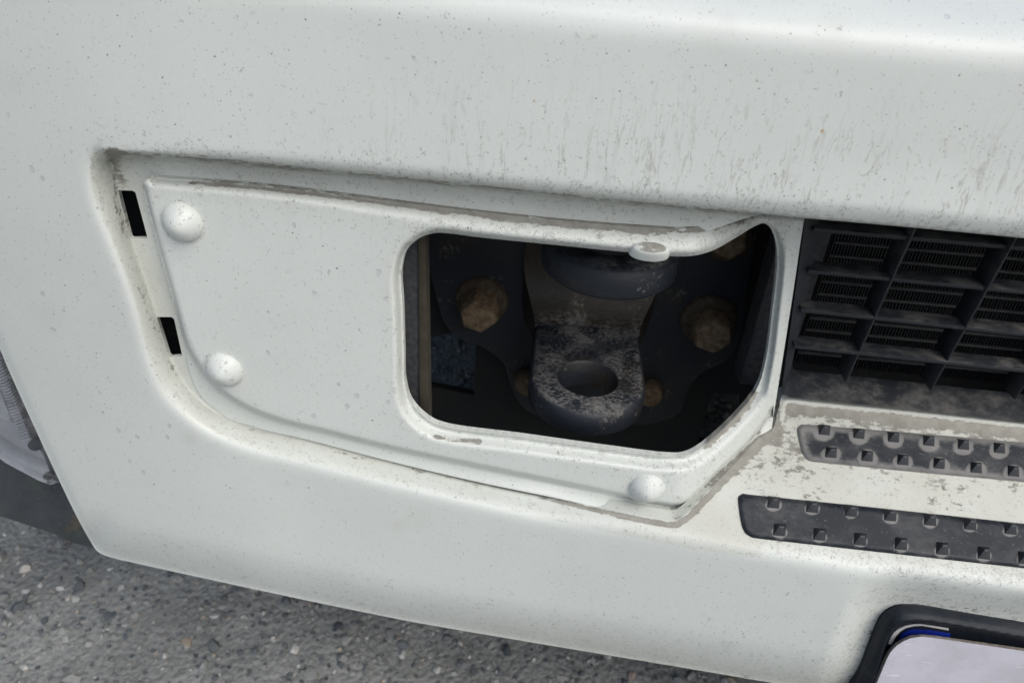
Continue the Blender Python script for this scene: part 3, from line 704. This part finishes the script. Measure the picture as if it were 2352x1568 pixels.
# upper lug shares the axis of the lower one
d_ = rays(np.array(1387.), np.array(690.)); tt = (o1[1]-134*kk-CAM[1])/d_[1]; zlow2 = (CAM+d_*tt)[2]
up_o = at(o1[0]+.003, o1[1], zlow2+.027)
pv = up_o-CAM; pxu = CX+FPX*(pv@RT)/(pv@FWD); pyu = CY-FPX*(pv@UP)/(pv@FWD)
lug2, o2 = eye(pxu, pyu, o1[1], 140*kk, 72*kk, .027, .10)
# back plate of the casting, bolted to the chassis
BY = o1[1]+.125
plate('back_plate', spline([(1000, 430), (1780, 440), (1745, 520), (1722, 650), (1700, 780), (1672, 826), (1612, 858), (1580, 900), (1562, 948), (1525, 968), (1440, 978), (1230, 955), (1192, 925), (1172, 885), (1155, 835), (1110, 800), (1040, 768), (1005, 700)], 14, True), BY, .02, M['cast'], tow, .003)
# saddle between the lugs
bm = bmesh.new(); hw = 132*kk
za, zb_ = o1[2], up_o[2]-.027
zm = (za+zb_)/2; hh = (zb_-za)/2; prof = [(BY+.004, za-.02), (BY-.046, za-.019)]; ws = [1.3, 1.0]
for i in range(15):
    a = -math.pi/2+math.pi*i/14; prof.append((BY-.046+.038*math.cos(a)**.9 if i not in (0, 14) else BY-.046, zm+(hh+.001)*math.sin(a))); ws.append(1.0+.34*math.cos(a)**2)
prof += [(BY-.046, zb_+.02), (BY+.004, zb_+.03)]; ws += [1.0, 1.3]
L_ = [(o1[0]-hw*w_, y_, z_) for (y_, z_), w_ in zip(prof, ws)]; R_ = [(o1[0]+hw*w_, y_, z_) for (y_, z_), w_ in zip(prof, ws)]
prism(bm, L_, R_); bm_obj('saddle', bm, M['castb'], tow)
def bolt(px, py, rf, rh, Yd, h=.034, washer=True):
    o = T3(px, py, Yd); k = kpm(px, py, Yd); bm = bmesh.new()
    lathe(bm, [(rf*k, .010), (rf*k*1.0, 0), (rf*k*.96, -.004), (rf*k*.80, -.0065), (0, -.0065)], o, (0, 1, 0), 36); b_ = bm_obj('bolt', bm, M['rust'], tow)
    bm = bmesh.new(); lathe(bm, [(rh*k, .001), (rh*k*1.0, -h*.78), (rh*k*.86, -h), (0, -h)], o, (0, 1, 0), 6 if washer else 24, ang0=.3); bm_obj('bolt_head', bm, M['rust_lit'], b_, bevel=.0009, seg=2)
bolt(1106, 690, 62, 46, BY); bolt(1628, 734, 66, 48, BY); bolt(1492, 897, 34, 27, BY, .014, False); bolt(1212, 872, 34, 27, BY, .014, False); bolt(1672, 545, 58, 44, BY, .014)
# chassis pieces behind
ch = link(bpy.data.objects.new('chassis', None), truck)
def ngrid(name, outp, holes, Yd, mat, th=.01):
    f = Field(min(p[0] for p in outp)-5, max(p[0] for p in outp)+5, min(p[1] for p in outp)-5, max(p[1] for p in outp)+5, 12); f.setd(np.full(f.X.shape, Yd))
    return sheet(name, np.array(outp, float), [np.array(h, float) for h in holes], f, mat, ch, 60, (), (0,), {'dirt': np.zeros(f.X.shape)}, ((0, th, 0),))
W1 = [(983, 776), (1010, 772), (1032, 765), (1080, 770), (1092, 778), (1088, 907), (984, 886)]
W2 = [(1637, 904), (1702, 906), (1700, 1080), (1588, 1080), (1612, 980)]
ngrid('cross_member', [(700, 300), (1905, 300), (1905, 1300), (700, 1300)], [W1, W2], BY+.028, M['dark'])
plate('side_bar', [(880, 440), (972, 450), (975, 640), (978, 800), (982, 985), (982, 1060), (880, 1060)], .03, .02, M['bar'], ch, .002)
plate('primer_edge', [(958, 440), (977, 450), (979, 640), (982, 800), (986, 985), (986, 1060), (964, 1060)], .028, .016, M['brownbar'], ch, .0015)
plate('bracket_arm', [(1585, 820), (1640, 780), (1700, 720), (1760, 640), (1770, 1000), (1700, 1060), (1560, 1080)], BY+.023, .004, M['dark'], ch, 0) if False else None
plate('slot_dark_backing', [(150, 380), (420, 380), (520, 900), (300, 900)], .045, .01, M['dark'], ch, 0)  # dark sheet added so the slots look black inside
# added unseen slabs that block light, so only the openings let it in
bm = bmesh.new()
def slab(a, b): boxv(bm, a, (b[0]-a[0], 0, 0), (0, b[1]-a[1], 0), (0, 0, b[2]-a[2]))
slab((-.75, .11, .86), (.95, 1.5, .87)); bm_obj('top_light_block', bm, M['dark'], ch)
bm = bmesh.new(); slab((.50, .06, .02), (.51, 1.5, .86)); bm_obj('side_light_block', bm, M['dark'], ch)
bm = bmesh.new(); slab((-.46, .14, .36), (-.45, 1.5, .86)); bm_obj('side_light_block', bm, M['dark'], ch)

bm = bmesh.new(); slab((-.9, 1.42, .10), (1.0, 1.46, .86)); bm_obj('rear_light_block', bm, M['dark'], ch)  # unseen back wall, added to cut the light under the truck
bm = bmesh.new(); slab((-.44, .285, .10), (.50, .30, .31)); bm_obj('low_light_block', bm, M['dark'], ch)  # unseen low plate, added to shade the ground behind it
# ------------------------------------------------------------------ number plate holder
ph = link(bpy.data.objects.new('plate_holder', None), truck); ph['label'] = 'black plate holder with pale board set in the lower bumper'
z8 = lambda L: [(1925+x*.1815, 1341.7+y*.1815) for x, y in L]
HF = Field(1850, 2660, 1360, 1780, 2.0)
ho = np.concatenate([spline([(1915, 1690), (1961, 1568), (2012, 1432), (2021, 1414), (2037, 1398), (2059, 1388), (2085, 1386), (2116, 1388), (2215, 1404), (2352, 1424), (2600, 1462)], 4)])
hi_ = np.concatenate([spline([(1975, 1690), (2004, 1600), (2032, 1510), (2040, 1480), (2052, 1456), (2072, 1439), (2106, 1432), (2160, 1438), (2352, 1473), (2600, 1519)], 4)])
do = dist(HF.X, HF.Y, ho); di = dist(HF.X, HF.Y, hi_); s = do/(do+di+1e-6)
base_h = FD.sample(FD.D, HF.X.ravel(), HF.Y.ravel()).reshape(HF.X.shape)
prof = np.interp(s, [0, .12, .5, .72, .80, .88, 1], [.003, -.0035, -.010, -.0125, -.0145, -.0125, -.002])
HF.setd(blur(-.026+prof, 1.2))
sheet('holder_frame', np.concatenate([ho, hi_[::-1]]), [], HF, M['trim'], ph, 5, (), (0,), {'dirt': np.clip(.30*np.exp(-((HF.X-1995)/45)**2)*(HF.Y > 1420), 0, 1)}, ((0, .008, -.001),))
plate('holder_back', [(1960, 1690), (2020, 1560), (2046, 1470), (2080, 1436), (2120, 1432), (2352, 1470), (2610, 1512), (2610, 1760), (1930, 1760)], -.0305, .003, M['trim'], ph, 0)
plate('old_plate_rim', z8([(615, 745), (640, 700), (690, 620), (760, 565), (850, 530), (950, 512), (1060, 510), (1400, 562), (1400, 580), (1060, 522), (960, 526), (860, 550), (790, 592), (735, 650), (700, 715), (672, 765)]), -.0325, .0012, M['rimwhite'], ph, .0002)
plate('old_plate_rim', z8([(480, 1050), (530, 1046), (480, 1180), (455, 1300), (380, 1300), (430, 1170)]), -.0325, .0012, M['rimwhite'], ph, .0002)
plate('blue_plate', z8([(760, 760), (800, 640), (860, 600), (940, 575), (1150, 585), (1420, 630), (1420, 800), (900, 900)]), -.0318, .001, M['blue'], ph, 0)
bo = np.array(z8([(380, 1400), (440, 1247), (590, 900), (622, 845), (662, 795), (720, 740), (800, 690), (900, 645), (1040, 628), (1200, 640), (2352, 805)]) + [(2640, 1538), (2640, 1780), (1900, 1780)])
bi = np.array(z8([(430, 1400), (490, 1247), (625, 925), (660, 862), (702, 810), (750, 765), (830, 715), (915, 678), (1045, 658), (1200, 672), (2352, 840)]) + [(2640, 1544), (2640, 1780), (1908, 1780)])
bm = bmesh.new(); Pf = PY(bi[:, 0], bi[:, 1], -.0410); Pb = PY(bo[:, 0], bo[:, 1], -.0355); prism(bm, Pf, Pb)
bd = bm_obj('cover_board', bm, M['edge'], ph, smooth=False); bd.data.materials.append(M['board']); bd['label'] = 'pale lavender board with chipped layered edge'
big = max(bd.data.polygons, key=lambda p: p.area if p.normal.y < -.9 else 0); big.material_index = 1

# ------------------------------------------------------------------ corner lamp and flap beyond the bumper end
lamp = link(bpy.data.objects.new('corner_lamp', None), truck); lamp['label'] = 'scuffed clear corner lamp with ribbed reflector beyond the bumper end'
z7 = lambda L: [(x*.2976, 816.7+y*.2976) for x, y in L]
LYd = .070
M['painted_shine'] = simple('lamp_reflector', (.66, .68, .72), (.92, .94, .96), 110, .2, .0025)  # non-metal near-white; the reflector's shine is put into the colour
M['lampgrey'] = simple('lamp_housing_grey', (.55, .56, .6), (.72, .73, .77), 24, .5)
M['lampdark'] = simple('lamp_strip_dark', (.10, .105, .12), (.15, .155, .17), 60, .5)
M['navy'] = simple('lamp_dark_insert', (.018, .025, .045), (.03, .04, .07), 60, .4)
plate('housing', z7([(-900, -600), (-120, -400), (30, 0), (70, 95), (470, 960), (450, 980), (390, 1000), (300, 968), (40, 830), (-40, 770), (-500, 500)]), LYd+.028, .01, M['lampgrey'], lamp, .002)
plate('dark_strip', z7([(-200, -420), (-60, -420), (60, 70), (480, 980), (420, 985), (330, 760), (235, 640), (130, 390), (0, 120)]), LYd+.018, .006, M['lampdark'], lamp, .001)
plate('bright_reflector', z7([(-300, 0), (-60, 120), (20, 320), (95, 520), (40, 500), (-60, 440), (-300, 330)]), LYd+.020, .006, M['painted_shine'], lamp, .001)
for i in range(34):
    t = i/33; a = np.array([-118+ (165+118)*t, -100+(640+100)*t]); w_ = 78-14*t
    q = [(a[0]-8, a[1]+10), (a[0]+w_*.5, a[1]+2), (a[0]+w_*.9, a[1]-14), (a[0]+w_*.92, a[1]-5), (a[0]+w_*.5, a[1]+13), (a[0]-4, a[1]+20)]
    plate('rib', z7(q), LYd+.012, .004, M['painted_shine'], lamp, 0)
for cx_, cy_, rx_, ry_ in ((272, 690, 62, 46), (368, 935, 40, 26)):
    plate('dark_insert', z7([(cx_+rx_*math.cos(a), cy_+ry_*math.sin(a)) for a in np.linspace(0, 2*math.pi, 20, endpoint=False)]), LYd+.010, .004, M['navy'], lamp, .001)
def lens_mat():
    m = NT('scuffed_clear_lens'); t = m.t; o = t.nodes['Material Output']
    tr = m.n('ShaderNodeBsdfTransparent'); tr.inputs[0].default_value = (.93, .94, .96, 1); gl = m.n('ShaderNodeBsdfGlossy'); gl.inputs['Roughness'].default_value = .12
    df = m.n('ShaderNodeBsdfDiffuse'); df.inputs[0].default_value = (.75, .77, .8, 1)
    fr = m.n('ShaderNodeFresnel'); fr.inputs[0].default_value = 1.45
    a = m.n('ShaderNodeMixShader'); m.l(fr.outputs[0], a.inputs[0]); m.l(tr.outputs[0], a.inputs[1]); m.l(gl.outputs[0], a.inputs[2])
    b_ = m.n('ShaderNodeMixShader'); m.l(m.ss(.45, .8, m.noise(45, 5, .65),   .05, .28), b_.inputs[0]); m.l(a.outputs[0], b_.inputs[1]); m.l(df.outputs[0], b_.inputs[2])
    m.l(b_.outputs[0], o.inputs[0]); return m.m
M['lens'] = lens_mat()
lo = np.array(z7([(-900, -600), (-130, -600), (90, 0), (130, 95), (520, 960), (458, 965), (440, 975), (390, 987), (345, 976), (300, 957), (170, 890), (40, 822), (-40, 770), (-500, 500)]))
LF = Field(lo[:, 0].min()-6, lo[:, 0].max()+6, lo[:, 1].min()-6, lo[:, 1].max()+6, 3); dl = dist(LF.X, LF.Y, lo, True)
LF.setd(LYd+.010*np.clip(1-dl/22, 0, 1)**2)
sheet('lens', lo, [], LF, M['lens'], lamp, 8, (), (0,), None, ((0, .008, 0),))
fl = plate('corner_flap', z7([(-900, 450), (-500, 480), (-40, 740), (300, 900), (520, 900), (800, 1520), (700, 1482), (560, 1450), (400, 1375), (230, 1320), (100, 1275), (0, 1243), (-400, 1120), (-900, 950)]), LYd+.045, .02, M['flap'], truck, .003)
fl['label'] = 'dark grey plastic flap below the corner lamp'
